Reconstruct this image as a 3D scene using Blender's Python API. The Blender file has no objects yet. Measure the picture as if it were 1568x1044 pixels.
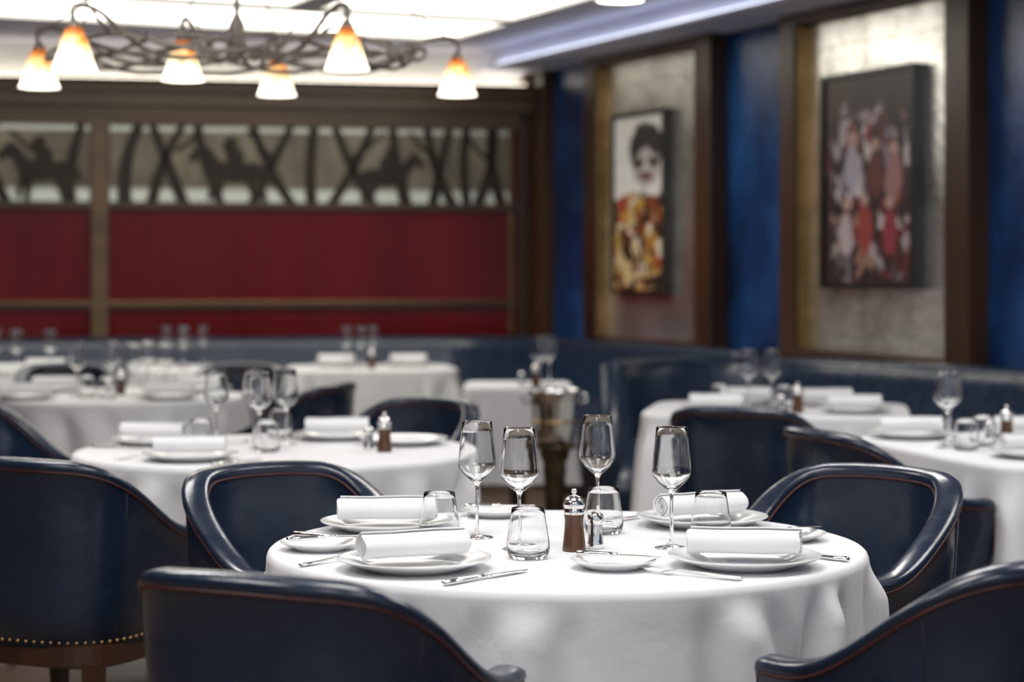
import bpy, bmesh, math, random
from mathutils import Vector, Matrix
random.seed(7)
sin, cos, pi = math.sin, math.cos, math.pi
scene = bpy.context.scene
COL = scene.collection
scene.view_settings.view_transform = 'Standard'

# ------------------------------------------------------------------ materials
def newmat(name):
    m = bpy.data.materials.new(name); m.use_nodes = True
    nt = m.node_tree
    return m, nt, nt.nodes['Principled BSDF']

def setp(b, **k):
    names = dict(color='Base Color', rough='Roughness', metal='Metallic', spec='Specular IOR Level', coat='Coat Weight',
                 coatr='Coat Roughness', trans='Transmission Weight', ior='IOR', emis='Emission Color', estr='Emission Strength',
                 sheen='Sheen Weight', sss='Subsurface Weight')
    for a, v in k.items():
        if a in ('color', 'emis'): v = (v[0], v[1], v[2], 1)
        b.inputs[names[a]].default_value = v

def coords(nt, kind='Object', scale=(1, 1, 1)):
    tc = nt.nodes.new('ShaderNodeTexCoord'); mp = nt.nodes.new('ShaderNodeMapping')
    mp.inputs['Scale'].default_value = scale
    nt.links.new(tc.outputs[kind], mp.inputs['Vector'])
    return mp.outputs['Vector']

def noise(nt, vec, scale, detail=4, rough=.55, dist=0):
    n = nt.nodes.new('ShaderNodeTexNoise')
    n.inputs['Scale'].default_value = scale; n.inputs['Detail'].default_value = detail
    n.inputs['Roughness'].default_value = rough; n.inputs['Distortion'].default_value = dist
    if vec is not None: nt.links.new(vec, n.inputs['Vector'])
    return n

def ramp(nt, fac, stops, interp='LINEAR'):
    r = nt.nodes.new('ShaderNodeValToRGB'); r.color_ramp.interpolation = interp
    e = r.color_ramp.elements
    while len(e) < len(stops): e.new(.5)
    for i, (p, c) in enumerate(stops):
        e[i].position = p; e[i].color = (c[0], c[1], c[2], 1)
    nt.links.new(fac, r.inputs['Fac'])
    return r.outputs['Color']

def bump(nt, b, h, strength=.2, dist=.01):
    n = nt.nodes.new('ShaderNodeBump'); n.inputs['Strength'].default_value = strength
    n.inputs['Distance'].default_value = dist
    nt.links.new(h, n.inputs['Height']); nt.links.new(n.outputs['Normal'], b.inputs['Normal'])

def math_(nt, op, a, b=None):
    n = nt.nodes.new('ShaderNodeMath'); n.operation = op
    for i, x in enumerate((a, b)):
        if x is None: continue
        if isinstance(x, (int, float)): n.inputs[i].default_value = x
        else: nt.links.new(x, n.inputs[i])
    return n.outputs[0]

def mixc(nt, fac, a, b):
    n = nt.nodes.new('ShaderNodeMix'); n.data_type = 'RGBA'
    if isinstance(fac, (int, float)): n.inputs[0].default_value = fac
    else: nt.links.new(fac, n.inputs[0])
    for i, x in ((6, a), (7, b)):
        if isinstance(x, tuple): n.inputs[i].default_value = (x[0], x[1], x[2], 1)
        else: nt.links.new(x, n.inputs[i])
    return n.outputs[2]

def noisy(name, c1, c2, scale, rough=.5, bs=0., bd=.003, stretch=(1, 1, 1), detail=4, **k):
    m, nt, b = newmat(name)
    v = coords(nt, 'Object', stretch)
    n = noise(nt, v, scale, detail)
    nt.links.new(ramp(nt, n.outputs[0], [(.3, c1), (.7, c2)]), b.inputs['Base Color'])
    setp(b, rough=rough, **k)
    if bs: bump(nt, b, n.outputs[0], bs, bd)
    return m

def leather(name, c1, c2, rough):
    m, nt, b = newmat(name)
    v = coords(nt)
    n = noise(nt, v, 6, 3); n2 = noise(nt, v, 260, 2); n3 = noise(nt, v, 14, 2, .5, .6)
    nt.links.new(ramp(nt, n.outputs[0], [(.3, c1), (.7, c2)]), b.inputs['Base Color'])
    nt.links.new(ramp(nt, n3.outputs[0], [(.3, (rough - .05,) * 3), (.7, (rough + .08,) * 3)]), b.inputs['Roughness'])
    h = math_(nt, 'ADD', math_(nt, 'MULTIPLY', n2.outputs[0], .12), n3.outputs[0])
    bump(nt, b, h, .22, .008)
    setp(b, spec=.6, coat=.2, coatr=.12)
    return m

def linen(name, c1, c2):
    m, nt, b = newmat(name)
    v = coords(nt)
    n = noise(nt, v, 3, 4, .6); w = noise(nt, v, 420, 1)
    nt.links.new(ramp(nt, n.outputs[0], [(.3, c1), (.7, c2)]), b.inputs['Base Color'])
    h = math_(nt, 'ADD', math_(nt, 'MULTIPLY', w.outputs[0], .08), noise(nt, v, 9, 3, .6, .4).outputs[0])
    bump(nt, b, h, .3, .015)
    setp(b, rough=.8, sheen=.05, spec=.25)
    return m

M_CLOTH = linen('white_linen', (.70, .71, .735), (.76, .77, .79))
M_NAPKIN = linen('napkin_linen', (.74, .75, .77), (.80, .81, .82))
M_LEATHER = leather('navy_leather', (.007, .015, .033), (.012, .024, .050), .24)
M_LEATHER2 = leather('banquette_leather', (.012, .027, .058), (.018, .040, .078), .28)
M_PIPING = noisy('oxblood_piping', (.04, .009, .008), (.07, .016, .014), 40, .45)
M_SEAM = noisy('dark_seam', (.006, .008, .014), (.01, .012, .02), 60, .6)
M_WOOD = noisy('dark_walnut', (.018, .008, .004), (.06, .026, .012), 6, .4, .1, .002, (1, 1, .15))
M_BRASS = noisy('antique_brass', (.35, .22, .09), (.5, .34, .15), 30, .3, metal=1.0)
M_STAND = noisy('dark_bronze_stand', (.06, .045, .03), (.14, .10, .06), 10, .3, metal=.8)
M_PANELWOOD = noisy('mahogany_trim', (.028, .012, .006), (.075, .033, .014), 3, .34, .1, .003, (1, 1, .25))
M_CORNICE = noisy('stained_oak_cornice', (.070, .038, .014), (.15, .088, .036), 3, .38, .1, .003, (.3, .3, 2))
M_GOLDTRIM = noisy('gilt_bead', (.20, .12, .04), (.32, .20, .08), 8, .35, metal=.7)
M_STEEL = noisy('polished_steel', (.75, .75, .74), (.9, .9, .89), 12, .12, metal=1.0)
M_CHINA = noisy('white_porcelain', (.77, .78, .79), (.81, .81, .81), 3, .12, spec=.6)
M_GRINDWOOD = noisy('walnut_grinder', (.045, .016, .006), (.095, .038, .014), 25, .3, stretch=(1, 1, .2), coat=.4)
M_CEIL = noisy('ceiling_plaster', (.68, .69, .82), (.74, .75, .88), 2, .75)
M_SOFFIT = noisy('soffit_plaster', (.76, .76, .73), (.82, .82, .78), 2, .75)
M_IRON = noisy('bronzed_iron', (.16, .14, .12), (.30, .26, .23), 14, .45, metal=.4)
M_SILH = noisy('bronze_silhouette', (.012, .008, .004), (.030, .019, .010), 8, .5, spec=.3)

def glassmat():
    m, nt, b = newmat('clear_crystal')
    v = coords(nt); n = noise(nt, v, 5, 1)
    nt.links.new(ramp(nt, n.outputs[0], [(.3, (.98, .985, .985)), (.7, (1, 1, 1))]), b.inputs['Base Color'])
    setp(b, rough=0.0, trans=1.0, ior=1.45)
    return m
M_GLASS = glassmat()

def bluewall():
    m, nt, b = newmat('royal_blue_lacquer')
    v = coords(nt, 'Object', (1, 1, .6)); n = noise(nt, v, 1.7, 5, .65); n2 = noise(nt, v, 16, 5, .65)
    nt.links.new(ramp(nt, n.outputs[0], [(.34, (.003, .011, .042)), (.5, (.005, .034, .125)), (.66, (.014, .080, .26))]), b.inputs['Base Color'])
    setp(b, rough=.22, spec=.6); bump(nt, b, n2.outputs[0], .35, .012)
    return m
M_BLUE = bluewall()

def redwall():
    m, nt, b = newmat('oxblood_lacquer')
    v = coords(nt, 'Object', (1, 1, .15)); n = noise(nt, v, 1.6, 3, .5)
    nt.links.new(ramp(nt, n.outputs[0], [(.3, (.085, .0022, .0035)), (.7, (.15, .004, .006))]), b.inputs['Base Color'])
    setp(b, rough=.14, spec=.20); bump(nt, b, noise(nt, v, 4, 3, .5).outputs[0], .15, .03)
    return m
M_RED = redwall()

def mirrormat():
    m, nt, b = newmat('antiqued_mirror')
    v = coords(nt, 'Object', (1, 1, 1)); n = noise(nt, v, 2.6, 6, .72, .5); n2 = noise(nt, v, 30, 6, .75)
    br = nt.nodes.new('ShaderNodeTexBrick'); br.offset = 0
    rot = nt.nodes.new('ShaderNodeSeparateXYZ'); nt.links.new(v, rot.inputs[0]); cm = nt.nodes.new('ShaderNodeCombineXYZ')
    nt.links.new(math_(nt, 'MULTIPLY', rot.outputs[1], 1.1), cm.inputs[0]); nt.links.new(rot.outputs[2], cm.inputs[1])
    nt.links.new(cm.outputs[0], br.inputs['Vector'])
    br.inputs['Scale'].default_value = 1; br.inputs['Brick Width'].default_value = .42; br.inputs['Row Height'].default_value = .42
    br.inputs['Mortar Size'].default_value = .004
    br.inputs['Color1'].default_value = (1, 1, 1, 1); br.inputs['Color2'].default_value = (.84, .84, .82, 1); br.inputs['Mortar'].default_value = (.5, .48, .45, 1)
    base = ramp(nt, n.outputs[0], [(.30, (.50, .48, .43)), (.47, (.82, .82, .78)), (.60, (1, 1, .97))])
    mu = nt.nodes.new('ShaderNodeMix'); mu.data_type = 'RGBA'; mu.blend_type = 'MULTIPLY'; mu.inputs[0].default_value = 1
    nt.links.new(base, mu.inputs[6]); nt.links.new(br.outputs[0], mu.inputs[7])
    nt.links.new(mu.outputs[2], b.inputs['Base Color'])
    nt.links.new(ramp(nt, n2.outputs[0], [(.35, (.03,) * 3), (.65, (.20,) * 3)]), b.inputs['Roughness'])
    setp(b, metal=.88)
    bump(nt, b, math_(nt, 'ADD', noise(nt, v, 6, 4, .6).outputs[0], math_(nt, 'MULTIPLY', n2.outputs[0], .3)), .22, .03)
    return m
M_MIRROR = mirrormat()

def friezemat():
    m, nt, b = newmat('frieze_glass_painted_glow')
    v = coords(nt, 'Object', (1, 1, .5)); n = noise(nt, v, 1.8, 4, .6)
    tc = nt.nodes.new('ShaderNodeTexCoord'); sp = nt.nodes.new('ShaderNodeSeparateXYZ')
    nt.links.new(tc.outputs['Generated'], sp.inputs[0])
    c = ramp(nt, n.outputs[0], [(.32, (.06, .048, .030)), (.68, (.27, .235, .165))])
    edge = ramp(nt, sp.outputs[2], [(.0, (.95, .95, .95)), (.13, (.95, .95, .95)), (.20, (0, 0, 0)), (.90, (0, 0, 0)), (.93, (.8, .8, .8)), (.97, (.8, .8, .8)), (.98, (0, 0, 0))])  # bottom reflection painted in as a pale band, plus a thin pale top line
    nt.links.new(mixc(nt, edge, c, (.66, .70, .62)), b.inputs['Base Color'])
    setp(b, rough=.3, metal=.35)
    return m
M_FRIEZE = friezemat()

def carpet():
    m, nt, b = newmat('brown_parquet')
    v = coords(nt); w = nt.nodes.new('ShaderNodeTexBrick')
    w.inputs['Scale'].default_value = 1; w.inputs['Brick Width'].default_value = .7; w.inputs['Row Height'].default_value = .11
    w.inputs['Mortar Size'].default_value = .003
    w.inputs['Color1'].default_value = (.07, .04, .025, 1); w.inputs['Color2'].default_value = (.12, .08, .05, 1)
    w.inputs['Mortar'].default_value = (.012, .008, .005, 1)
    nt.links.new(v, w.inputs['Vector'])
    n = noise(nt, v, 8, 5)
    nt.links.new(mixc(nt, math_(nt, 'MULTIPLY', n.outputs[0], .5), w.outputs[0], (.14, .10, .075)), b.inputs['Base Color'])
    setp(b, rough=.6)
    return m
M_FLOOR = carpet()

def emis(name, c, s):
    m, nt, b = newmat(name)
    v = coords(nt); n = noise(nt, v, 1.2, 2)
    nt.links.new(ramp(nt, n.outputs[0], [(.2, tuple(x * .93 for x in c)), (.8, c)]), b.inputs['Emission Color'])
    setp(b, color=(.8, .8, .8), estr=s, rough=.6)
    return m
M_PANEL = emis('lit_coffer_diffuser', (1.0, .95, .85), 4.0)
M_FILLPANEL = emis('unseen_fill_panel', (1.0, .965, .93), 11.0)  # for unseen ceiling panels added as room fill light
M_BULB = emis('downlight_diffuser', (1.0, .93, .8), 9)
M_ADDCOVE = emis('added_cove_strip', (1.0, .90, .74), 9)  # warm strip added on the cornice to brighten soffit and ceiling
M_ADDCOVEB = emis('added_cool_cove_strip', (.78, .84, 1.0), 3)  # cool strip added beside the right soffit to brighten the ceiling

def shademat():
    m, nt, b = newmat('amber_alabaster_glass')
    tc = nt.nodes.new('ShaderNodeTexCoord'); sp = nt.nodes.new('ShaderNodeSeparateXYZ')
    nt.links.new(tc.outputs['Object'], sp.inputs[0])
    n = noise(nt, tc.outputs['Object'], 12, 4, .6, .5)
    f = math_(nt, 'ADD', math_(nt, 'MULTIPLY', sp.outputs[2], 6.5), math_(nt, 'MULTIPLY', math_(nt, 'SUBTRACT', n.outputs[0], .5), 1.3))
    col = ramp(nt, f, [(.05, (1.0, .95, .84)), (.38, (1.0, .78, .45)), (.60, (.95, .42, .10)), (.80, (.55, .16, .03)), (1.0, (.3, .08, .02))])
    nt.links.new(col, b.inputs['Emission Color']); nt.links.new(col, b.inputs['Base Color'])
    st = ramp(nt, f, [(.0, (1, 1, 1)), (.45, (.40,) * 3), (1, (.22,) * 3)])
    nt.links.new(math_(nt, 'MULTIPLY', st, 2.9), b.inputs['Emission Strength'])
    setp(b, rough=.3)
    return m
M_SHADE = shademat()

def ellmask(nt, X, Z, nz, cx, cz, rx, rz, soft=.35, rot=0):
    x0 = math_(nt, 'SUBTRACT', X, cx); z0 = math_(nt, 'SUBTRACT', Z, cz)
    a = math_(nt, 'DIVIDE', x0, rx); c = math_(nt, 'DIVIDE', z0, rz)
    d = math_(nt, 'SQRT', math_(nt, 'ADD', math_(nt, 'MULTIPLY', a, a), math_(nt, 'MULTIPLY', c, c)))
    d = math_(nt, 'ADD', d, math_(nt, 'MULTIPLY', math_(nt, 'SUBTRACT', nz, .5), soft * 2))
    return ramp(nt, d, [(.85, (1, 1, 1)), (1.0, (0, 0, 0))])

def warped_voronoi(nt, v, scale, warp, nscale):
    n = noise(nt, v, nscale, 3, .6)
    sc = nt.nodes.new('ShaderNodeVectorMath'); sc.operation = 'SCALE'; sc.inputs['Scale'].default_value = warp
    nt.links.new(n.outputs['Color'], sc.inputs[0])
    v2 = nt.nodes.new('ShaderNodeVectorMath'); v2.operation = 'ADD'
    nt.links.new(v, v2.inputs[0]); nt.links.new(sc.outputs[0], v2.inputs[1])
    vo = nt.nodes.new('ShaderNodeTexVoronoi'); vo.inputs['Scale'].default_value = scale; nt.links.new(v2.outputs[0], vo.inputs['Vector'])
    s = nt.nodes.new('ShaderNodeSeparateColor'); nt.links.new(vo.outputs['Color'], s.inputs[0])
    return s.outputs[0], s.outputs[1]

def paint1():
    m, nt, b = newmat('portrait_canvas')
    tc = nt.nodes.new('ShaderNodeTexCoord'); sp = nt.nodes.new('ShaderNodeSeparateXYZ')
    nt.links.new(tc.outputs['Generated'], sp.inputs[0])
    X, Z = sp.outputs[0], sp.outputs[2]
    v = coords(nt, 'Object', (1, 1, 1)); n = noise(nt, v, 9, 4, .6, .5); n2 = noise(nt, v, 18, 3, .6)
    c1, c2 = warped_voronoi(nt, v, 15, .35, 4)
    low = ramp(nt, c1, [(0, (.22, .07, .02)), (.16, (.60, .45, .22)), (.28, (.06, .02, .012)), (.46, (.72, .64, .50)), (.54, (.35, .06, .025)), (.66, (.55, .30, .06)), (.76, (.03, .016, .012)), (.92, (.50, .36, .12))], 'CONSTANT')
    top = ramp(nt, n2.outputs[0], [(.35, (.62, .61, .58)), (.7, (.78, .77, .74))])
    E = lambda *a, **k: ellmask(nt, X, Z, n.outputs[0], *a, **k)
    c = mixc(nt, E(.60, .82, .34, .15, soft=.4), top, (.03, .026, .026))
    c = mixc(nt, E(.60, .70, .27, .12, soft=.4), c, (.42, .39, .37))
    c = mixc(nt, E(.46, .73, .12, .035, soft=.8), c, (.07, .05, .05))
    c = mixc(nt, E(.74, .73, .12, .035, soft=.8), c, (.07, .05, .05))
    c = mixc(nt, E(.60, .655, .14, .03, soft=.8), c, (.14, .07, .06))
    c = mixc(nt, E(.60, .715, .04, .04, soft=.4), c, (.62, .56, .52))
    zz = math_(nt, 'ADD', Z, math_(nt, 'MULTIPLY', math_(nt, 'SUBTRACT', n.outputs[0], .5), .25))
    f = ramp(nt, zz, [(.54, (1, 1, 1)), (.57, (0, 0, 0))])
    nt.links.new(mixc(nt, f, c, low), b.inputs['Base Color'])
    setp(b, rough=.45)
    return m

def paint2():
    m, nt, b = newmat('crowd_canvas')
    tc = nt.nodes.new('ShaderNodeTexCoord'); sp = nt.nodes.new('ShaderNodeSeparateXYZ')
    nt.links.new(tc.outputs['Generated'], sp.inputs[0]); X, Z = sp.outputs[0], sp.outputs[2]
    v = coords(nt, 'Object', (1, 1, .60)); n = noise(nt, v, 5, 5, .65, .8); n2 = noise(nt, v, 3.2, 4, .6, 1.0)
    c1, c2 = warped_voronoi(nt, v, 17, .24, 5)
    c = ramp(nt, c1, [(0, (.03, .014, .014)), (.16, (.12, .028, .030)), (.28, (.42, .36, .38)), (.35, (.045, .018, .020)), (.50, (.26, .040, .036)), (.60, (.24, .20, .24)), (.67, (.03, .015, .016)), (.77, (.34, .20, .15)), (.84, (.62, .56, .55)), (.91, (.09, .03, .036))], 'CONSTANT')
    dark = ramp(nt, n.outputs[0], [(.3, (.065, .034, .026)), (.7, (.018, .011, .010))])
    mk = ellmask(nt, X, Z, n2.outputs[0], .52, .43, .56, .46, soft=.7)
    c = mixc(nt, mk, dark, c)
    E = lambda *a, **k: ellmask(nt, X, Z, n.outputs[0], *a, **k)
    for cx, cz, col in ((.30, .66, (.42, .38, .46)), (.55, .62, (.14, .04, .035)), (.74, .60, (.36, .18, .17)), (.44, .36, (.34, .055, .05)), (.70, .34, (.30, .04, .05)), (.24, .34, (.50, .42, .44))):
        c = mixc(nt, E(cx, cz - .10, .085, .12, soft=.8), c, col)
        c = mixc(nt, E(cx, cz + .045, .045, .032, soft=.3), c, (.50, .32, .26))
    nt.links.new(c, b.inputs['Base Color']); setp(b, rough=.4)
    return m
M_P1, M_P2 = paint1(), paint2()
M_FRAME = noisy('black_frame', (.008, .007, .007), (.018, .014, .012), 10, .35)

# ------------------------------------------------------------------ mesh builder
class MB:
    def __init__(s): s.v = []; s.f = []; s.m = []; s.sm = []; s.mats = []
    def mi(s, mat):
        if mat not in s.mats: s.mats.append(mat)
        return s.mats.index(mat)
    def add(s, vs, fs, mat, smooth=True, xf=None):
        o = len(s.v); k = s.mi(mat)
        for p in vs:
            p = Vector(p)
            if xf is not None: p = xf @ p
            s.v.append(p)
        for f in fs:
            s.f.append([i + o for i in f]); s.m.append(k); s.sm.append(smooth)
    def lathe(s, prof, mat, seg=32, xf=None, smooth=True):
        vs = []; rings = []
        for r, z in prof:
            if r < 1e-6: rings.append([len(vs)]); vs.append((0, 0, z))
            else:
                rings.append(list(range(len(vs), len(vs) + seg)))
                for i in range(seg):
                    a = 2 * pi * i / seg; vs.append((r * cos(a), r * sin(a), z))
        fs = []
        for a, b in zip(rings, rings[1:]):
            for i in range(seg):
                j = (i + 1) % seg
                if len(a) == 1 and len(b) == 1: continue
                if len(a) == 1: fs.append([a[0], b[i], b[j]])
                elif len(b) == 1: fs.append([a[i], b[0], a[j]])
                else: fs.append([a[i], a[j], b[j], b[i]])
        s.add(vs, fs, mat, smooth, xf)
    def loft(s, rings, mat, closed=True, cap=True, smooth=True, xf=None):
        vs = [p for r in rings for p in r]; n = len(rings[0]); fs = []
        for k in range(len(rings) - 1):
            for i in range(n if closed else n - 1):
                j = (i + 1) % n
                fs.append([k * n + i, k * n + j, (k + 1) * n + j, (k + 1) * n + i])
        if cap:
            fs.append(list(range(n))[::-1]); fs.append([(len(rings) - 1) * n + i for i in range(n)])
        s.add(vs, fs, mat, smooth, xf)
    def tube(s, pts, r, mat, seg=8, xf=None):
        pts = [Vector(p) for p in pts]; rings = []
        up = Vector((0, 0, 1)); prevn = None
        for i, p in enumerate(pts):
            t = (pts[min(i + 1, len(pts) - 1)] - pts[max(i - 1, 0)]).normalized()
            if prevn is None:
                a = up if abs(t.z) < .9 else Vector((1, 0, 0))
                nn = (a - t * a.dot(t)).normalized()
            else: nn = (prevn - t * prevn.dot(t)).normalized()
            prevn = nn; bb = t.cross(nn)
            rr = r[i] if isinstance(r, (list, tuple)) else r
            rings.append([p + (nn * cos(2 * pi * k / seg) + bb * sin(2 * pi * k / seg)) * rr for k in range(seg)])
        s.loft(rings, mat, xf=xf)
    def box(s, x0, x1, y0, y1, z0, z1, mat, xf=None):
        vs = [(x, y, z) for z in (z0, z1) for x, y in ((x0, y0), (x1, y0), (x1, y1), (x0, y1))]
        s.add(vs, [[3, 2, 1, 0], [4, 5, 6, 7], [0, 1, 5, 4], [1, 2, 6, 5], [2, 3, 7, 6], [3, 0, 4, 7]], mat, False, xf)
    def mesh(s, name, recalc=True):
        me = bpy.data.meshes.new(name)
        me.from_pydata([tuple(p) for p in s.v], [], s.f)
        for m in s.mats: me.materials.append(m)
        for p, k, sm in zip(me.polygons, s.m, s.sm): p.material_index = k; p.use_smooth = sm
        if recalc:
            bm = bmesh.new(); bm.from_mesh(me); bmesh.ops.recalc_face_normals(bm, faces=bm.faces); bm.to_mesh(me); bm.free()
        me.update(); return me

def obj(name, me, loc=(0, 0, 0), rz=0, parent=None, scale=1):
    o = bpy.data.objects.new(name, me); COL.objects.link(o)
    o.location = loc; o.rotation_euler = (0, 0, rz); o.scale = (scale,) * 3
    if parent: o.parent = parent
    return o

def bevel(o, w=.005, seg=2):
    md = o.modifiers.new('bev', 'BEVEL'); md.width = w; md.segments = seg; md.limit_method = 'ANGLE'

# ------------------------------------------------------------------ chair
def sstep(x): x = max(0, min(1, x)); return x * x * (3 - 2 * x)

def make_chair():
    mb = MB(); a, b, yc, yf, n = .268, .235, -.035, .215, 2.6
    pl = []
    for i in range(61):
        t = (pi / 2) * i / 60
        pl.append(Vector((a * abs(sin(t)) ** (2 / n), yc - b * abs(cos(t)) ** (2 / n), 0)))
    for i in range(1, 12): pl.append(Vector((a - .012 * (i / 11) ** 2, yc + (yf - yc) * i / 11, 0)))
    L = [0]
    for p, q in zip(pl, pl[1:]): L.append(L[-1] + (q - p).length)
    N = 30; T = L[-1]
    def at(u):
        d = u * T
        for i in range(len(L) - 1):
            if L[i + 1] >= d - 1e-9:
                k = (d - L[i]) / max(1e-9, L[i + 1] - L[i]); return pl[i].lerp(pl[i + 1], k)
        return pl[-1]
    def H(u):
        x = max(0, (u - .26) / .68)
        return .856 - .008 * min(1, u / .3) ** 2 - .195 * (.75 * sstep(x) + .25 * sstep(min(1, x * 1.15)))
    def station(u):
        au = abs(u); p = at(au); q = at(min(1, au + .01)); r = at(max(0, au - .01)); t = (q - r).normalized()
        nrm = Vector((-t.y, t.x, 0)) * -1   # outward
        if nrm.dot(p - Vector((0, .0, 0))) < 0: nrm = -nrm
        if u < 0: p = Vector((-p.x, p.y, 0)); nrm = Vector((-nrm.x, nrm.y, 0)); t = Vector((-t.x, t.y, 0))
        return p, nrm, t
    th = .050; zb = .385
    def section(u, adv=0, sc=1, dh=0):
        p, nr, t = station(u); h = H(abs(u)) - dh; p = p + t * adv
        pts = []
        for k in range(6):
            z = zb + (h - .028 - zb) * k / 5; pts.append((.034 * (1 - k / 5) ** 1.3, z))
        pts += [(-.004, h - .024), (-.008, h - .015), (-.006, h - .006), (.004, h), (th * .5, h + .003), (th - .006, h), (th + .004, h - .007), (th + .006, h - .016), (th + .002, h - .026)]
        for k in range(5):
            z = h - .03 + (.44 - h + .03) * (k + 1) / 5; pts.append((th + .004 + .022 * (k + 1) / 5, z))
        pts.append((th + .02, zb))
        mid = th * .5
        return [p - nr * (mid + (o - mid) * sc) + Vector((0, 0, z)) for o, z in pts]
    us = [i / N for i in range(-N, N + 1)]
    rings = []
    ends = [(.024, .30, .022), (.021, .6, .013), (.014, .82, .006), (.007, .95, .002)]
    for e in ends: rings.append(section(-1, e[0], e[1], e[2]))
    for u in us: rings.append(section(u))
    for e in ends[::-1]: rings.append(section(1, e[0], e[1], e[2]))
    mb.loft(rings, M_LEATHER)
    def pipe(off, dz, drop):
        pts = []
        def P(u, adv=0, z=None):
            p, nr, t = station(u); return p - nr * off + t * adv + Vector((0, 0, (H(abs(u)) - dz) if z is None else z))
        zs = [.44, .52, .60, .63]
        if drop: pts += [P(-1, .014, z) - station(-1)[1] * .01 for z in zs]
        pts += [P(u) for u in us]
        if drop: pts += [P(1, .014, z) - station(1)[1] * .01 for z in zs[::-1]]
        mb.tube(pts, .0036, M_PIPING, 6)
    pipe(-.003, .027, True); pipe(th + .004, .028, False)
    for u in (-.47, .47):
        p, nr, t = station(u); pts = []
        for k in range(6):
            z = zb + (H(.47) - .028 - zb) * k / 5; pts.append(p - nr * (.034 * (1 - k / 5) ** 1.3 - .0005) + Vector((0, 0, z)))
        mb.tube(pts, .0016, M_SEAM, 5)
    for i in range(-26, 27):
        p, nr, t = station(i / 26 * .995); c = p - nr * .031 + Vector((0, 0, zb + .014))
        mb.lathe([(0, .004), (.0035, .003), (.005, 0)], M_BRASS, 6, Matrix.Translation(c) @ nr.to_track_quat('Z', 'Y').to_matrix().to_4x4())
    def outline(sx, y0, y1, z, m=4.0, k=40):
        cy = (y0 + y1) / 2; hy = (y1 - y0) / 2; r = []
        for i in range(k):
            t = 2 * pi * i / k; c, s_ = cos(t), sin(t)
            r.append(Vector((sx * abs(c) ** (2 / m) * (1 if c >= 0 else -1), cy + hy * abs(s_) ** (2 / m) * (1 if s_ >= 0 else -1), z)))
        return r
    mb.loft([outline(.19, -.17, .235, .395), outline(.205, -.19, .25, .41), outline(.205, -.19, .255, .45), outline(.20, -.185, .25, .468), outline(.17, -.15, .215, .478), outline(.08, -.07, .12, .482)], M_LEATHER)
    mb.loft([outline(.225, -.225, .225, .335), outline(.232, -.232, .232, .34), outline(.232, -.232, .232, .39), outline(.222, -.222, .222, .394)], M_WOOD, smooth=False)
    for sx in (-1, 1):
        for sy, sp in ((1, .01), (-1, .045)):
            rr = []
            for z, w, o in ((0, .013, sp), (.12, .016, sp * .6), (.30, .021, .0), (.35, .022, 0)):
                cx = sx * (.195 + (o if sy < 0 else 0)); cy = sy * (.19 + o)
                rr.append([Vector((cx + dx * w, cy + dy * w, z)) for dx, dy in ((-1, -1), (1, -1), (1, 1), (-1, 1))])
            mb.loft(rr, M_WOOD, smooth=False)
    return mb.mesh('dining_chair')
ME_CHAIR = make_chair()

def chair(x, y, deg):      # deg = facing, clockwise from +Y
    return obj('dining_chair', ME_CHAIR, (x, y, 0), -math.radians(deg))

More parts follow.
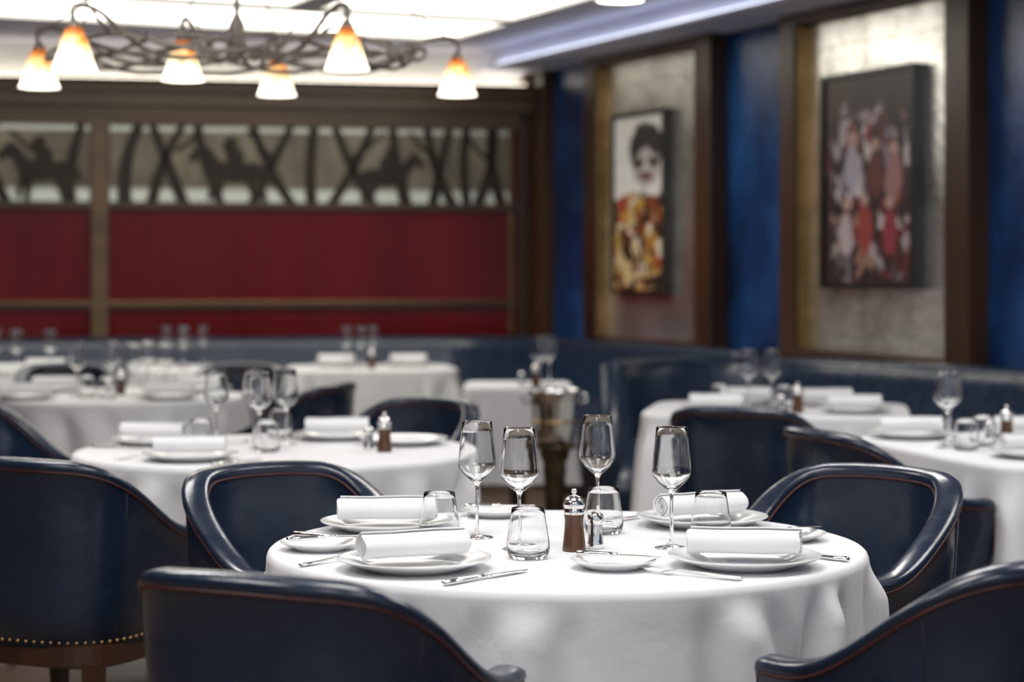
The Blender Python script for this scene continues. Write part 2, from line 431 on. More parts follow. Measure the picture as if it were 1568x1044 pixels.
# ------------------------------------------------------------------ tables
def table_mesh(name, rx, ry, sq, seed, zt=.75, zb=.27, amp=.030, cones_in=None, onset=.11):
    rnd = random.Random(seed); ph = [rnd.uniform(0, 6.28) for _ in range(8)]
    mb = MB(); n = 420; rings = []
    cones = []
    if cones_in: cones = cones_in
    elif sq <= 3:
        t = rnd.uniform(0, .5)
        while t < 2 * pi - .15:
            cones.append((t, rnd.uniform(.10, .18), rnd.uniform(.6, 1.3), rnd.uniform(-.22, .22))); t += rnd.uniform(.32, .62)
    else:
        cx = math.atan2(ry, rx)
        for c0 in (cx, pi - cx, pi + cx, 2 * pi - cx):
            for off, w_, dd in ((0, .10, 2.2), (-.26, .06, 1.0), (.24, .06, 1.1)): cones.append((c0 + off + rnd.uniform(-.02, .02), w_, dd, rnd.uniform(-.05, .05)))
        for k in range(6): cones.append((rnd.uniform(0, 2 * pi), .10, rnd.uniform(.3, .7), rnd.uniform(-.1, .1)))
    def rad(t):
        c, s = abs(cos(t)), abs(sin(t))
        return ((c / rx) ** sq + (s / ry) ** sq) ** (-1 / sq)
    def fold(t, w):
        f = 0
        for c0, wd, dp, dr in cones:
            wd2 = wd * (.6 + .6 * w); d = (t - (c0 + dr * w) + pi) % (2 * pi) - pi
            x = d / wd2
            if abs(x) < 4: f += dp * (math.exp(-x * x) - .6 * math.exp(-((abs(x) - 1.6) / .65) ** 2))
        return f + .10 * sin(9 * t + ph[1] + 2 * w)
    for k in range(1, 9):
        rings.append([Vector((rad(t) * k / 8.2 * cos(t), rad(t) * k / 8.2 * sin(t), zt)) for t in [2 * pi * i / n for i in range(n)]])
    prof = [(-.006, 0), (.0, .0015), (.005, .006), (.008, .014)]
    for o, d in prof:
        rings.append([Vector(((rad(t) + o) * cos(t), (rad(t) + o) * sin(t), zt - d)) for t in [2 * pi * i / n for i in range(n)]])
    K = 36
    for k in range(1, K + 1):
        d = .014 + (zt - zb - .014) * (k / K) ** 1.4; w = (d / .65)
        e = (d - .014)
        g = sstep(e / onset) * (.55 + .45 * w) if sq <= 3 else (w ** .6) * sstep(w * 4)
        r = []
        for i in range(n):
            t = 2 * pi * i / n
            flare = .008 + .02 * w
            f = amp * fold(t, w) * g
            lim = .006 + .35 * e
            if f < -lim: f = -lim
            rr = rad(t) + flare + f
            r.append(Vector((rr * cos(t), rr * sin(t), zt - d)))
        rings.append(r)
    mb.loft(rings, M_CLOTH, cap=False)
    mb.add([(0, 0, zt)] + [p.copy() for p in rings[0]], [[0, i + 1, (i + 1) % n + 1] for i in range(n)], M_CLOTH)
    mb.lathe([(0, .735), (min(rx, ry) * .88, .735), (min(rx, ry) * .88, .715), (0, .715)], M_WOOD, 32)
    mb.lathe([(0, 0), (.26, 0), (.26, .02), (.05, .05), (.04, .1), (.04, .71), (0, .71)], M_WOOD, 24)
    return mb.mesh(name, recalc=True)

def table(name, x, y, rx, ry, sq, seed, deg=0, amp=.042, cones_in=None, onset=.11):
    return obj(name, table_mesh(name, rx, ry, sq, seed, amp=amp, cones_in=cones_in, onset=onset), (x, y, 0), math.radians(deg))

# ------------------------------------------------------------------ tableware meshes
def wine_glass():
    mb = MB()
    outer = [(0, 0), (.030, 0), (.0350, .0008), (.0352, .0018), (.030, .0032), (.014, .006), (.006, .011), (.0040, .020), (.0036, .06), (.0036, .100), (.0046, .112),
             (.008, .118), (.018, .126), (.029, .136), (.0370, .147), (.0405, .155), (.0412, .160), (.0405, .168), (.0376, .196), (.0342, .226), (.0318, .249), (.0314, .250)]
    inner = [(.0308, .249), (.0332, .226), (.0366, .196), (.0395, .168), (.0401, .160), (.0393, .155), (.0357, .148), (.027, .138), (.016, .129), (.006, .1235), (0, .1225)]
    mb.lathe(outer + inner, M_GLASS, 64); return mb.mesh('wine_glass')
def tumbler():
    mb = MB()
    mb.lathe([(0, .002), (.028, .001), (.032, 0), (.037, .002), (.0415, .010), (.0432, .022), (.0425, .034), (.0385, .062), (.0345, .088), (.0328, .100), (.0322, .1005), (.0316, .100),
              (.0333, .088), (.0372, .062), (.0411, .035), (.0416, .022), (.038, .013), (.028, .009), (0, .008)], M_GLASS, 64)
    return mb.mesh('water_tumbler')
def plate(r, name):
    mb = MB(); k = r / .15
    p = [(0, .004), (.085, .003), (.088, 0), (.092, 0), (.096, .004), (.125, .013), (.146, .0205), (.150, .0225), (.150, .0245), (.146, .0245), (.124, .0185), (.100, .0115), (.094, .0085), (.085, .0072), (0, .0072)]
    mb.lathe([(a * k, b * (k if k > .8 else .75)) for a, b in p], M_CHINA, 64); return mb.mesh(name)
def napkin():
    mb = MB(); n = 90; turns = 3.2; L = .215
    def ring(x, wob):
        inn, out = [], []
        for i in range(n + 1):
            f = i / n; a = f * turns * 2 * pi; r = .006 + .021 * f
            th = .0026
            sxx, szz = 1.25, .92
            inn.append(Vector((x, r * cos(a) * sxx, r * sin(a) * szz + .0245)))
            out.append(Vector((x, (r + th) * cos(a) * sxx, (r + th) * sin(a) * szz + .0245)))
        return out + inn[::-1]
    xs = [-.5, -.497, -.4, -.2, 0, .2, .4, .497, .5]
    rings = []
    for x in xs:
        rg = ring(x * L, 0); s = 1 + .03 * sin(x * 9) - .02 * abs(x)
        for i, p in enumerate(rg):
            p.y *= s; p.z = max(.0005, .0245 + (p.z - .0245) * s); p.x += .004 * sin(p.y * 90) * (1 if abs(x) > .45 else 0)
        rings.append(rg)
    m = 2 * (n + 1)
    mb.loft(rings, M_NAPKIN, closed=True, cap=False)
    for e, rg in ((0, rings[0]), (1, rings[-1])):
        fs = [[i, i + 1, m - 2 - i, m - 1 - i] for i in range(n)]
        mb.add([p.copy() for p in rg], fs, M_NAPKIN, False)
    rg = []
    for x in (-.5, -.25, 0, .25, .5):
        rg.append([Vector((x * L, .028, .002)), Vector((x * L, .060, .001)), Vector((x * L, .066, .003)), Vector((x * L, .060, .006)), Vector((x * L, .030, .012))])
    mb.loft(rg, M_NAPKIN, cap=True)
    return mb.mesh('rolled_napkin')
def prism(mb, sec, mat):        # sec: list of (x, halfwidth, z, halfthick)
    rings = []
    for x, w, z, h in sec:
        rings.append([Vector((x, w * cos(t), z + h * sin(t))) for t in [2 * pi * i / 10 for i in range(10)]])
    mb.loft(rings, mat)
def knife(L=.235):
    mb = MB(); k = L / .235
    prism(mb, [(-.1175 * k, .003, .006, .003), (-.115 * k, .0085, .006, .005), (-.08 * k, .0095, .006, .0055), (-.03 * k, .0065, .006, .0042), (-.012 * k, .0052, .006, .004), (-.010 * k, .0075, .006, .0045), (-.004 * k, .0072, .006, .004), (-.002 * k, .005, .0055, .0022)], M_STEEL)
    prism(mb, [(-.003 * k, .005, .0055, .0015), (.01 * k, .0085, .0055, .0014), (.05 * k, .0105, .005, .0012), (.09 * k, .0105, .0045, .001), (.108 * k, .0065, .004, .001), (.1175 * k, .0015, .004, .0008)], M_STEEL)
    return mb.mesh('table_knife')
def fork(L=.21):
    mb = MB(); k = L / .21
    prism(mb, [(-.105 * k, .004, .004, .002), (-.102 * k, .009, .0042, .003), (-.07 * k, .0085, .005, .0028), (-.02 * k, .0042, .008, .0022), (.02 * k, .0032, .011, .002), (.034 * k, .006, .010, .0018), (.044 * k, .0115, .0075, .0016), (.056 * k, .0125, .006, .0014)], M_STEEL)
    for i in range(4):
        y = (i - 1.5) * .0068
        mb.tube([(.054 * k, y, .006), (.068 * k, y, .0055), (.09 * k, y * .97, .008), (.105 * k, y * .95, .0125)], [.0021, .0019, .0015, .0007], M_STEEL, 6)
    return mb.mesh('dinner_fork')
def grinder():
    mb = MB()
    mb.lathe([(0, 0), (.0235, 0), (.0245, .003), (.0238, .010), (.0215, .030), (.0195, .050), (.0192, .064), (.0205, .072), (.0205, .075), (0, .075)], M_GRINDWOOD, 32)
    mb.lathe([(.0205, .0752), (.0212, .077), (.0212, .084), (.0200, .086), (.0200, .089), (.0218, .091), (.0220, .097), (.0195, .105), (.0130, .111), (.006, .1135), (.0042, .1145), (.0040, .118), (.0062, .1205), (.0062, .1245), (.004, .1265), (0, .127)], M_STEEL, 32)
    return mb.mesh('pepper_grinder')
def shaker():
    mb = MB()
    mb.lathe([(0, 0), (.0165, 0), (.0175, .002), (.0172, .012), (.0158, .016), (.0155, .036), (.015, .050)], M_STEEL, 28)
    mb.lathe([(.0155, .050), (.0168, .052), (.0170, .064), (.0150, .071), (.008, .075), (0, .0765)], M_STEEL, 28)
    return mb.mesh('salt_shaker')
WG, TB, PL, BP, NK, KN, FK, BK, PG, SS = wine_glass(), tumbler(), plate(.148, 'dinner_plate'), plate(.083, 'bread_plate'), napkin(), knife(), fork(), knife(.17), grinder(), shaker()
ZT = .7503
def put(name, me, x, y, deg=0, z=ZT): return obj(name, me, (x, y, z), math.radians(deg))
def setting(px, py, tx, ty, nap=None, kf=True, fk=True, bread=False, napang=None):
    d = Vector((tx - px, ty - py)).normalized(); r = Vector((d.y, -d.x)); ang = math.degrees(math.atan2(d.y, d.x))
    put('dinner_plate', PL, px, py)
    if nap is not None: put('rolled_napkin', NK, px, py, nap, ZT + .0245)
    if kf: put('table_knife', KN, px + r.x * .185, py + r.y * .185, ang)
    if fk: put('dinner_fork', FK, px - r.x * .185 - d.x * .02, py - r.y * .185 - d.y * .02, ang)

# ================= hero table
TX, TY = .114, 4.165
D = math.radians
hero_cones = [(D(-156), .16, 1.0, -.15), (D(-126), .10, 1.3, .30), (D(-98), .12, .7, -.1), (D(-62), .11, 1.0, .22), (D(-38), .08, 1.3, -.12), (D(-12), .11, 1.2, .1),
              (D(24), .16, 1.0, .1), (D(60), .16, 1.0, -.1), (D(98), .16, 1.0, .1), (D(135), .15, 1.0, -.1), (D(172), .15, 1.1, .1)]
table('round_dining_table', TX, TY, .615, .615, 2, 11, 0, amp=.045, cones_in=hero_cones, onset=.085)
setting(-.187, 3.818, TX, TY, 24)
setting(-.275, 4.40, TX, TY, 4)
setting(.45, 3.854, TX, TY, -6, fk=False)
setting(.428, 4.484, TX, TY, 28, fk=False)
for x, y in ((-.075, 4.275), (.015, 4.092), (.1915, 4.449), (.3295, 4.112)): put('wine_glass', WG, x, y)
for x, y in ((.032, 3.965), (.200, 4.345), (-.155, 4.25), (.425, 4.254)): put('water_tumbler', TB, x, y)
put('pepper_grinder', PG, .127, 4.072); put('salt_shaker', SS, .172, 4.110)
for x, y, a in ((.195, 3.83, -20), (-.393, 4.09, 25), (-.037, 4.655, 10), (.585, 4.235, 30)):
    put('bread_plate', BP, x, y); put('butter_knife', BK, x + .01, y + .01, a, ZT + .019)
put('dinner_fork', FK, .335, 3.725, 148)

chair(-.308, 3.28, 26)
chair(.765, 3.45, -40)
chair(-.470, 4.67, 142)
chair(.735, 4.61, -137)

# ================= table 2 (mid left)
table('round_dining_table', -.76, 6.43, .64, .64, 2, 5, 10)
T2 = (-.76, 6.43)
setting(-.60, 6.83, *T2, 10); setting(-.98, 6.06, *T2, 10); setting(-1.19, 6.62, *T2, -10)
setting(-.36, 6.62, *T2, None, fk=False)
for x, y in ((-.82, 6.46), (-.75, 6.62), (-.98, 6.60), (-.87, 6.72)): put('wine_glass', WG, x, y)
for x, y in ((-.78, 6.34), (-.80, 6.86), (-1.0, 6.40)): put('water_tumbler', TB, x, y)
put('pepper_grinder', PG, -.406, 6.34); put('salt_shaker', SS, -.46, 6.40)
chair(-1.14, 5.20, 24); chair(-.42, 7.22, -150); chair(-1.78, 6.98, 115)

# ================= table 3, far left
table('round_dining_table', -1.85, 9.3, .60, .60, 2, 8)
T3 = (-1.85, 9.3)
for x, y, nn in ((-1.55, 9.0, 0), (-2.2, 9.0, 10), (-1.5, 9.62, 5), (-2.2, 9.6, -5)): setting(x, y, *T3, nn, kf=False, fk=False)
for x, y in ((-1.75, 9.2), (-1.9, 9.45), (-2.02, 9.25), (-1.62, 9.30), (-1.74, 9.5)): put('wine_glass', WG, x, y)
for x, y in ((-1.84, 9.05), (-1.95, 9.12)): put('water_tumbler', TB, x, y)
put('pepper_grinder', PG, -1.84, 9.36); put('salt_shaker', SS, -1.88, 9.26)
chair(-.96, 8.50, -70); chair(-1.45, 10.15, -160); chair(-2.25, 10.15, 160)
table('round_dining_table', -3.0, 11.3, .60, .60, 2, 9)
for x, y, nn in ((-2.75, 10.98, 0), (-3.3, 11.5, 10), (-2.72, 11.62, 5)): setting(x, y, -3.0, 11.3, nn, kf=False, fk=False)
for x, y in ((-2.94, 11.35), (-2.80, 11.25), (-3.1, 11.2), (-2.62, 11.3)): put('wine_glass', WG, x, y)

# ================= far centre tables
table('square_dining_table', -.86, 12.15, .50, .40, 7, 3, 8)
for x, y, nn in ((-1.08, 12.26, 0), (-.64, 12.30, 5)): setting(x, y, -.86, 12.25, nn, kf=False, fk=False)
for x, y in ((-1.00, 12.02), (-.91, 12.0), (-.85, 12.14)): put('wine_glass', WG, x, y)
put('pepper_grinder', PG, -.84, 11.92)
table('square_dining_table', -1.96, 12.15, .36, .38, 7, 31, 8)
for x, y in ((-2.03, 12.25), (-1.9, 12.25), (-2.1, 12.1), (-1.98, 12.02)): put('wine_glass', WG, x, y)
table('square_dining_table', .03, 10.25, .27, .33, 7, 4, 0)
for x, y in ((.14, 10.08), (.19, 10.22)): put('wine_glass', WG, x, y)
put('pepper_grinder', PG, .12, 9.98); put('salt_shaker', SS, .05, 10.0)

# ================= right tables
table('square_dining_table', 1.12, 8.40, .54, .47, 7, 6, -10)
for x, y, nn in ((.84, 8.20, 0), (1.02, 8.68, 0), (1.36, 8.58, 5), (1.40, 8.13, 0)): setting(x, y, x, y + (8.45 - y), nn, kf=False, fk=False)
for x, y in ((1.00, 8.43), (1.10, 8.43)): put('wine_glass', WG, x, y)
for x, y in ((.88, 8.43), (1.14, 8.34)): put('water_tumbler', TB, x, y)
put('pepper_grinder', PG, 1.165, 8.12); put('salt_shaker', SS, 1.10, 8.13)
table('square_dining_table', 1.83, 6.52, .54, .62, 7, 12, 13)
for x, y, nn in ((1.38, 6.88, 0), (1.62, 6.15, 8), (1.78, 6.90, 4), (2.08, 6.35, 0)): setting(x, y, x + .3, y, nn, kf=False, fk=False)
for x, y in ((1.46, 6.64), (1.42, 6.50)): put('wine_glass', WG, x, y)
for x, y in ((1.46, 6.40), (1.55, 6.55)): put('water_tumbler', TB, x, y)
put('pepper_grinder', PG, 1.66, 6.68); put('salt_shaker', SS, 1.60, 6.66)
chair(.86, 7.12, 25); chair(1.12, 6.02, 70)

# ================= champagne bucket on stand
mb = MB()
mb.lathe([(0, .555), (.080, .555), (.085, .56), (.094, .62), (.104, .72), (.112, .785), (.117, .79), (.118, .80), (.112, .802), (.108, .79), (.099, .72), (.088, .62), (.078, .575), (0, .575)], M_STEEL, 40)
for sx in (-1, 1): mb.tube([(sx * .108, 0, .74), (sx * .14, 0, .745), (sx * .145, 0, .77), (sx * .135, 0, .782), (sx * .112, 0, .775)], .006, M_STEEL, 8)
mb.lathe([(.10, .553), (.104, .551), (.104, .545), (.07, .53), (.065, .50), (.05, .47), (.055, .44), (.05, .42), (.035, .10), (.04, .07), (.12, .03), (.15, .015), (.15, 0), (0, 0)], M_STAND, 32)
mb.tube([(.105 * cos(t), .105 * sin(t), .66) for t in [2 * pi * i / 32 for i in range(33)]], .005, M_BRASS, 6)
obj('champagne_bucket_stand', mb.mesh('champagne_bucket_stand'), (.19, 8.9, 0))

# ------------------------------------------------------------------ room shell
C = Vector((.17, 14.0)); RU = Vector((.415, -.910)).normalized(); RN = Vector((RU.y, -RU.x))
if RN.x > 0: RN = -RN
BU = Vector((-.981, -.195)).normalized(); BN = Vector((-BU.y, BU.x))
if BN.y > 0: BN = -BN
def slab(mb, U, Nn, s0, s1, n0, n1, z0, z1, mat):
    vs = []
    for z in (z0, z1):
        for s_, n_ in ((s0, n0), (s1, n0), (s1, n1), (s0, n1)):
            p = C + U * s_ + Nn * n_; vs.append((p.x, p.y, z))
    mb.add(vs, [[3, 2, 1, 0], [4, 5, 6, 7], [0, 1, 5, 4], [1, 2, 6, 5], [2, 3, 7, 6], [3, 0, 4, 7]], mat, False)
def slabs(name, U, Nn, L, bw=.006):
    mb = MB()
    for a in L: slab(mb, U, Nn, *a)
    o = obj(name, mb.mesh(name)); 
    if bw: bevel(o, bw)
    return o
CEIL = 2.86
mb = MB(); mb.box(-6, 8, -3, 17, -.1, 0, M_FLOOR); obj('floor', mb.mesh('floor'))
mb = MB(); mb.box(-6, 8, -3, 17, CEIL, CEIL + .1, M_CEIL); obj('ceiling', mb.mesh('ceiling'))
slabs('wall_right', RU, RN, [(-.3, 17.5, -.15, 0, 0, CEIL, M_BLUE)], 0)
slabs('wall_back', BU, BN, [(-.3, 6.2, -.15, 0, 0, CEIL, M_RED)], 0)
mb = MB(); mb.box(-5.9, -5.75, -3, 13.2, 0, CEIL, M_RED); obj('wall_left', mb.mesh('wall_left'))

# back wall joinery
tr = []
for s0 in (3.0, 5.9): tr.append((s0 - .05, s0 + .06, 0, .05, 0, 2.34, M_CORNICE))
tr += [(.02, .14, 0, .07, 0, 2.66, M_PANELWOOD), (.17, .20, 0, .035, .9, 2.34, M_CORNICE)]
tr += [(.0, 6.2, 0, .035, 1.085, 1.125, M_PANELWOOD), (.0, 6.2, .0, .04, 1.125, 1.135, M_GOLDTRIM),
       (.0, 6.2, 0, .045, 1.755, 1.805, M_PANELWOOD), (.0, 6.2, 0, .05, 2.33, 2.38, M_CORNICE)]
slabs('trim_1', BU, BN, tr)
slabs('trim_2', BU, BN, [(.0, 6.2, 0, .07, 2.38, 2.44, M_CORNICE), (.0, 6.2, 0, .12, 2.44, 2.54, M_CORNICE), (.0, 6.2, 0, .16, 2.54, 2.60, M_CORNICE), (0, 6.2, 0, .20, 2.60, 2.625, M_PANELWOOD)])
slabs('trim_3', BU, BN, [(.0, 6.2, 0, .05, 2.625, CEIL, M_SOFFIT)])
slabs('added_cove_light', BU, BN, [(.1, 6.1, .10, .13, 2.626, 2.634, M_ADDCOVE)], 0)  # added uplight, washes the soffit above the cornice
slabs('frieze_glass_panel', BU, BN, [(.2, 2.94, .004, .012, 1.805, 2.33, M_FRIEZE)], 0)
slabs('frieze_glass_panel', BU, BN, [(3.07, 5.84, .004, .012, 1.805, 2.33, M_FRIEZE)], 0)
mb = MB()
def fr(s, z, n=.03): p = C + BU * s + BN * n; return Vector((p.x, p.y, z))
def strip(s0, s1, w0, w1, bend=0):
    rings = []
    for k in range(9):
        f = k / 8; s = s0 + (s1 - s0) * f + bend * sin(pi * f); w = (w0 + (w1 - w0) * f) / 2; z = 1.80 + .535 * f
        rings.append([fr(s - w, z, .014), fr(s + w, z, .014), fr(s + w, z, .028), fr(s - w, z, .028)])
    mb.loft(rings, M_SILH, smooth=False)
for a in ((.25, .33, .05, .03, .03), (.42, .30, .05, .025, -.03), (.60, .78, .05, .03, .03), (.92, 1.02, .05, .03, .02), (1.16, 1.42, .05, .03, .02), (1.44, 1.16, .05, .03, -.02),
          (1.72, 1.98, .05, .03, .03), (1.98, 1.72, .05, .03, 0), (2.45, 2.66, .055, .03, .0), (2.66, 2.45, .05, .03, .03), (2.84, 2.74, .06, .04, .04), (2.20, 2.36, .04, .03, .02),
          (.50, .50, .04, .03, .02), (1.58, 1.56, .05, .035, .02), (.74, .62, .045, .03, 0),
          (3.2, 3.12, .05, .03, .03), (3.62, 3.85, .05, .03, 0), (3.9, 3.68, .05, .03, .02), (4.2, 4.4, .05, .03, .0), (4.5, 4.3, .05, .03, .0), (4.9, 5.1, .05, .03, .0), (5.3, 5.1, .05, .03, .0)):
    strip(a[0], a[1], a[2] * 1.6, a[3] * 1.8, a[4])
for a in ((.33, 2.1, .5, 2.28), (1.3, 2.12, 1.08, 2.3), (1.82, 2.1, 2.02, 2.3), (2.5, 2.15, 2.32, 2.31), (.72, 2.12, .9, 2.3), (3.35, 2.1, 3.6, 2.28)):
    mb.tube([fr(a[0], a[1], .02), fr((a[0] + a[2]) / 2, (a[1] + a[3]) / 2 - .02, .02), fr(a[2], a[3], .02)], .012, M_SILH, 6)
def flat(poly, s0, z0, k, flip=1):
    f = [fr(s0 + flip * x * k, z0 + y * k, .036) for x, y in poly]; g = [fr(s0 + flip * x * k, z0 + y * k, .024) for x, y in poly]
    n = len(poly); mb.add(f + g, [list(range(n)), [n + i for i in range(n)][::-1]] + [[i, (i + 1) % n, n + (i + 1) % n, n + i] for i in range(n)], M_SILH, False)
horse = [(-.9, -.2), (-1.05, -.9), (-.88, -.9), (-.68, -.28), (-.6, -.3), (-.75, -.95), (-.58, -.95), (-.34, -.28), (.35, -.28), (.46, -.95), (.63, -.95), (.62, -.3), (.75, -.85), (.9, -.8), (.78, -.1),
         (.88, .2), (1.1, .5), (1.4, .36), (1.5, .5), (1.25, .85), (1.05, .98), (.85, .85), (.5, .42), (.28, .34), (.30, .65), (.42, .85), (.34, 1.10), (.14, 1.20), (-.06, 1.08), (-.06, .85), (-.26, .7), (-.28, .34), (-.7, .36), (-1.15, .05), (-1.25, -.4), (-1.0, -.1)]
flat(horse, 3.37, 2.00, .205); flat(horse, 1.06, 1.98, .18, -1); flat(horse, 2.10, 2.00, .21)
obj('frieze_hunt_silhouettes', mb.mesh('frieze_hunt_silhouettes'))

# right wall bays
slabs('trim_4', RU, RN, [(-.02, .10, 0, .12, 0, 2.72, M_PANELWOOD), (.13, .30, 0, .09, 0, 2.72, M_PANELWOOD), (.10, .13, 0, .06, 0, 2.72, M_GOLDTRIM)])
bays = [(.98, 2.62), (3.37, 5.03), (5.85, 7.5), (8.3, 9.95)]
ti = 5
for i, (a, b) in enumerate(bays):
    L = [(a, a + .15, 0, .12, .86, 2.72, M_PANELWOOD), (b - .19, b, 0, .12, .86, 2.72, M_PANELWOOD), (a + .15, b - .19, 0, .12, 2.66, 2.72, M_PANELWOOD), (a + .15, b - .19, 0, .12, .86, .915, M_PANELWOOD),
         (a + .15, a + .165, 0, .10, .915, 2.66, M_GOLDTRIM), (b - .205, b - .19, 0, .10, .915, 2.66, M_GOLDTRIM)]
    slabs('trim_%d' % ti, RU, RN, L); ti += 1
    slabs('antique_mirror_panel', RU, RN, [(a + .165, b - .205, 0, .03, .915, 2.66, M_MIRROR)], 0)
def picture(s0, s1, z0, z1, canvas):
    e = obj('framed_painting', None); e.empty_display_size = .1
    mb = MB(); w = .028
    for a in ((s0, s0 + w, .031, .10, z0, z1), (s1 - w, s1, .031, .10, z0, z1), (s0 + w, s1 - w, .031, .10, z0, z0 + w), (s0 + w, s1 - w, .031, .10, z1 - w, z1), (s0 + w, s1 - w, .031, .06, z0 + w, z1 - w)):
        slab(mb, RU, RN, *a, M_FRAME)
    f = obj('frame', mb.mesh('frame'), parent=e)
    mb = MB(); slab(mb, RU, RN, s0 + w, s1 - w, .06, .085, z0 + w, z1 - w, canvas); obj('canvas', mb.mesh('canvas'), parent=e)
picture(1.33, 2.03, 1.19, 2.33, M_P1)
picture(3.74, 4.57, 1.24, 2.36, M_P2)
picture(6.2, 7.05, 1.24, 2.36, M_P2)
slabs('trim_9', RU, RN, [(-.2, 17, 0, .42, 2.72, CEIL, M_CEIL)])
slabs('added_cove_light', RU, RN, [(.3, 12, .421, .47, 2.722, 2.735, M_CEIL), (.3, 12, .43, .455, 2.736, 2.744, M_ADDCOVEB)], 0)  # added uplight on a small ledge, lifts the ceiling near the soffit

def coffer(s0, s1, n0, n1, mat, name='ceiling_light_coffer', cross=True):
    mb = MB(); z0, z1 = CEIL - .035, CEIL
    w = .05
    slab(mb, RU, RN, s0, s1, n0, n0 + w, z0, z1, M_SOFFIT); slab(mb, RU, RN, s0, s1, n1 - w, n1, z0, z1, M_SOFFIT)
    slab(mb, RU, RN, s0, s0 + w, n0 + w, n1 - w, z0, z1, M_SOFFIT); slab(mb, RU, RN, s1 - w, s1, n0 + w, n1 - w, z0, z1, M_SOFFIT)
    slab(mb, RU, RN, s0 + w, s1 - w, n0 + w, n1 - w, z0 + .02, z0 + .03, mat)
    obj(name, mb.mesh(name))
coffer(.75, 1.75, .95, 4.9, M_PANEL); coffer(1.85, 3.3, 1.0, 2.3, M_PANEL); coffer(1.85, 3.3, 2.4, 4.9, M_PANEL)
coffer(6.2, 7.4, 1.6, 2.8, M_FILLPANEL); coffer(6.2, 7.4, 4.6, 5.8, M_FILLPANEL)  # these and the next two rows: out-of-frame panels added for fill light
coffer(9.0, 10.2, 1.6, 2.8, M_FILLPANEL); coffer(9.0, 10.2, 4.0, 5.2, M_FILLPANEL); coffer(9.0, 10.2, 6.2, 7.4, M_FILLPANEL)
coffer(12.2, 13.4, 4.0, 5.2, M_FILLPANEL); coffer(12.2, 13.4, 6.2, 7.4, M_FILLPANEL)
mb = MB(); mb.lathe([(0, -.02), (.13, -.02), (.13, 0)], M_BULB, 32); mb.lathe([(.13, 0), (.13, -.025), (.16, -.025), (.165, 0)], M_SOFFIT, 32)
me = mb.mesh('recessed_downlight')
for x, y in ((.60, 11.05), (1.2, 9.3), (.3, 8.2)): obj('recessed_downlight', me, (x, y, CEIL))

# ------------------------------------------------------------------ banquettes
def banquette(name, pts, side, seat=True, extra=0):
    sec = [(0, .02), (0, .86), (.015, .885), (.05, .897), (.09, .885), (.108, .86), (.115, .80), (.135, .55), (.15, .49)]
    sec += [(.58, .47), (.615, .455), (.62, .43), (.62, .34), (.60, .33), (.60, .02)] if seat else [(.15, .02)]
    P = [Vector(p) for p in pts]
    Q = []
    for a, b in zip(P, P[1:]):
        m = max(1, int((b - a).length / .25))
        for k in range(m): Q.append(a.lerp(b, k / m))
    Q.append(P[-1])
    rings = []
    for i, p in enumerate(Q):
        t = (Q[min(i + 1, len(Q) - 1)] - Q[max(0, i - 1)]).normalized(); nn = Vector((-t.y, t.x)) * side
        rings.append([Vector((p.x + nn.x * o, p.y + nn.y * o, z)) for o, z in sec])
    mb = MB(); mb.loft(rings, M_LEATHER2)
    pp = [r[5] + Vector((0, 0, .004)) for r in rings]; mb.tube(pp, .004, M_SEAM, 6)
    return obj(name, mb.mesh(name))
def rw(s, n): p = C + RU * s + RN * n; return (p.x, p.y)
def bw(s, n): p = C + BU * s + BN * n; return (p.x, p.y)
banquette('banquette_sofa', [bw(5.9, .09), bw(.9, .09), bw(.62, .12), bw(.42, .22), rw(.42, .30), rw(.65, .18), rw(.9, .14), rw(3.3, .14)], -1)
banquette('banquette_sofa', [(.42, 9.55), (.47, 9.75), (.60, 9.93), (.80, 10.08), (1.05, 10.16), (1.28, 10.14), (1.50, 10.02), (1.68, 9.85), (1.80, 9.68), rw(5.3, .16), rw(7.5, .14), rw(9.5, .14)], -1)

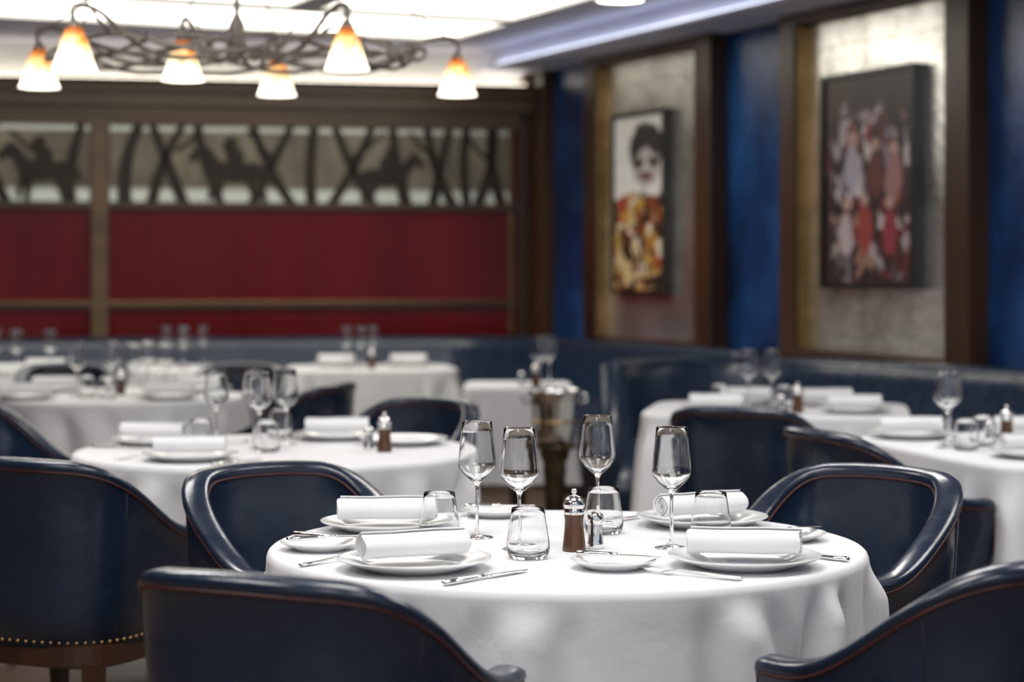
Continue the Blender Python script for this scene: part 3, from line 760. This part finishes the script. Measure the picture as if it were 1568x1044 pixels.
# ------------------------------------------------------------------ chandelier
ch = obj('branch_chandelier', None, (-1.02, 7.38, 0)); ch.empty_display_size = .2
mb = MB()
mb.lathe([(0, 2.10), (.025, 2.12), (.04, 2.15), (.025, 2.2), (.03, 2.24), (.010, 2.28), (.008, CEIL - .05), (.06, CEIL - .03), (.07, CEIL), (0, CEIL)], M_IRON, 20)
lamps = [(-1.51, 6.87), (-1.79, 7.54), (-1.20, 7.26), (-.93, 7.87), (-.57, 6.87), (-.217, 7.87)]
rnd = random.Random(3)
for x, y in lamps:
    lx, ly = x + 1.02, y - 7.38
    pts = [Vector((0, 0, 2.16)), Vector((lx * .3, ly * .3, 2.10)), Vector((lx * .6, ly * .6, 2.12)), Vector((lx * .85, ly * .85, 2.23)), Vector((lx, ly, 2.24)), Vector((lx, ly, 2.17))]
    sm = []
    for i in range(len(pts) - 1):
        p0, p1, p2, p3 = pts[max(i - 1, 0)], pts[i], pts[i + 1], pts[min(i + 2, len(pts) - 1)]
        for k in range(6):
            t = k / 6; sm.append(.5 * ((2 * p1) + (-p0 + p2) * t + (2 * p0 - 5 * p1 + 4 * p2 - p3) * t * t + (-p0 + 3 * p1 - 3 * p2 + p3) * t ** 3))
    sm.append(pts[-1]); mb.tube(sm, .009, M_IRON, 8)
    for f in (.4, .6, .8):
        b = Vector((lx * f, ly * f, 2.10 + .08 * f)); d = Vector((rnd.uniform(-1, 1), rnd.uniform(-1, 1), rnd.uniform(-.2, .5))).normalized()
        L = rnd.uniform(.12, .20); mb.tube([b, b + d * L * .5 + Vector((0, 0, .015)), b + d * L + Vector((0, 0, .05))], [.008, .006, .002], M_IRON, 6)
    mb.tube([(lx, ly, 2.22), (lx * .5, ly * .5, 2.5), (0, 0, 2.78)], .003, M_IRON, 5)
    mb.lathe([(0, 2.20), (.012, 2.19), (.022, 2.175), (.026, 2.155), (.020, 2.15)], M_IRON, 16, Matrix.Translation((lx, ly, 0)))
for kk in range(3):
    pts = []
    for i in range(49):
        t = 2 * pi * i / 48; pts.append(Vector(((.70 - .04 * kk) * cos(t), (.42 - .04 * kk) * sin(t), 2.13 + .035 * sin(5 * t + kk * 2.2))))
    mb.tube(pts, .008, M_IRON, 6)
obj('branches', mb.mesh('branches'), parent=ch)
mb = MB()
mb.lathe([(.020, .15), (.026, .146), (.034, .13), (.046, .10), (.058, .06), (.070, .02), (.078, .0), (.075, 0), (.066, .02), (.054, .06), (.042, .10), (.028, .135), (.016, .145)], M_SHADE, 28)
mb.lathe([(0, .09), (.02, .08), (.026, .06), (.02, .035), (0, .03)], M_BULB, 16)
me = mb.mesh('glass_shade')
for i, (x, y) in enumerate(lamps): obj('glass_shade_%d' % (i + 1), me, (x + 1.02, y - 7.38, 2.02), parent=ch)

# ------------------------------------------------------------------ world & camera
w = bpy.data.worlds.new('World'); scene.world = w; w.use_nodes = True
bg = w.node_tree.nodes['Background']; bg.inputs[0].default_value = (.78, .88, 1.0, 1); bg.inputs[1].default_value = .68
cam = bpy.data.cameras.new('camera'); co = bpy.data.objects.new('camera', cam); COL.objects.link(co)
co.location = (0, 0, 1.315); co.rotation_euler = (pi / 2, 0, 0)
cam.lens = 70; cam.sensor_width = 36; cam.shift_y = -.065; cam.clip_end = 60
cam.dof.use_dof = True; cam.dof.focus_distance = 4.07; cam.dof.aperture_fstop = 2.5
scene.camera = co
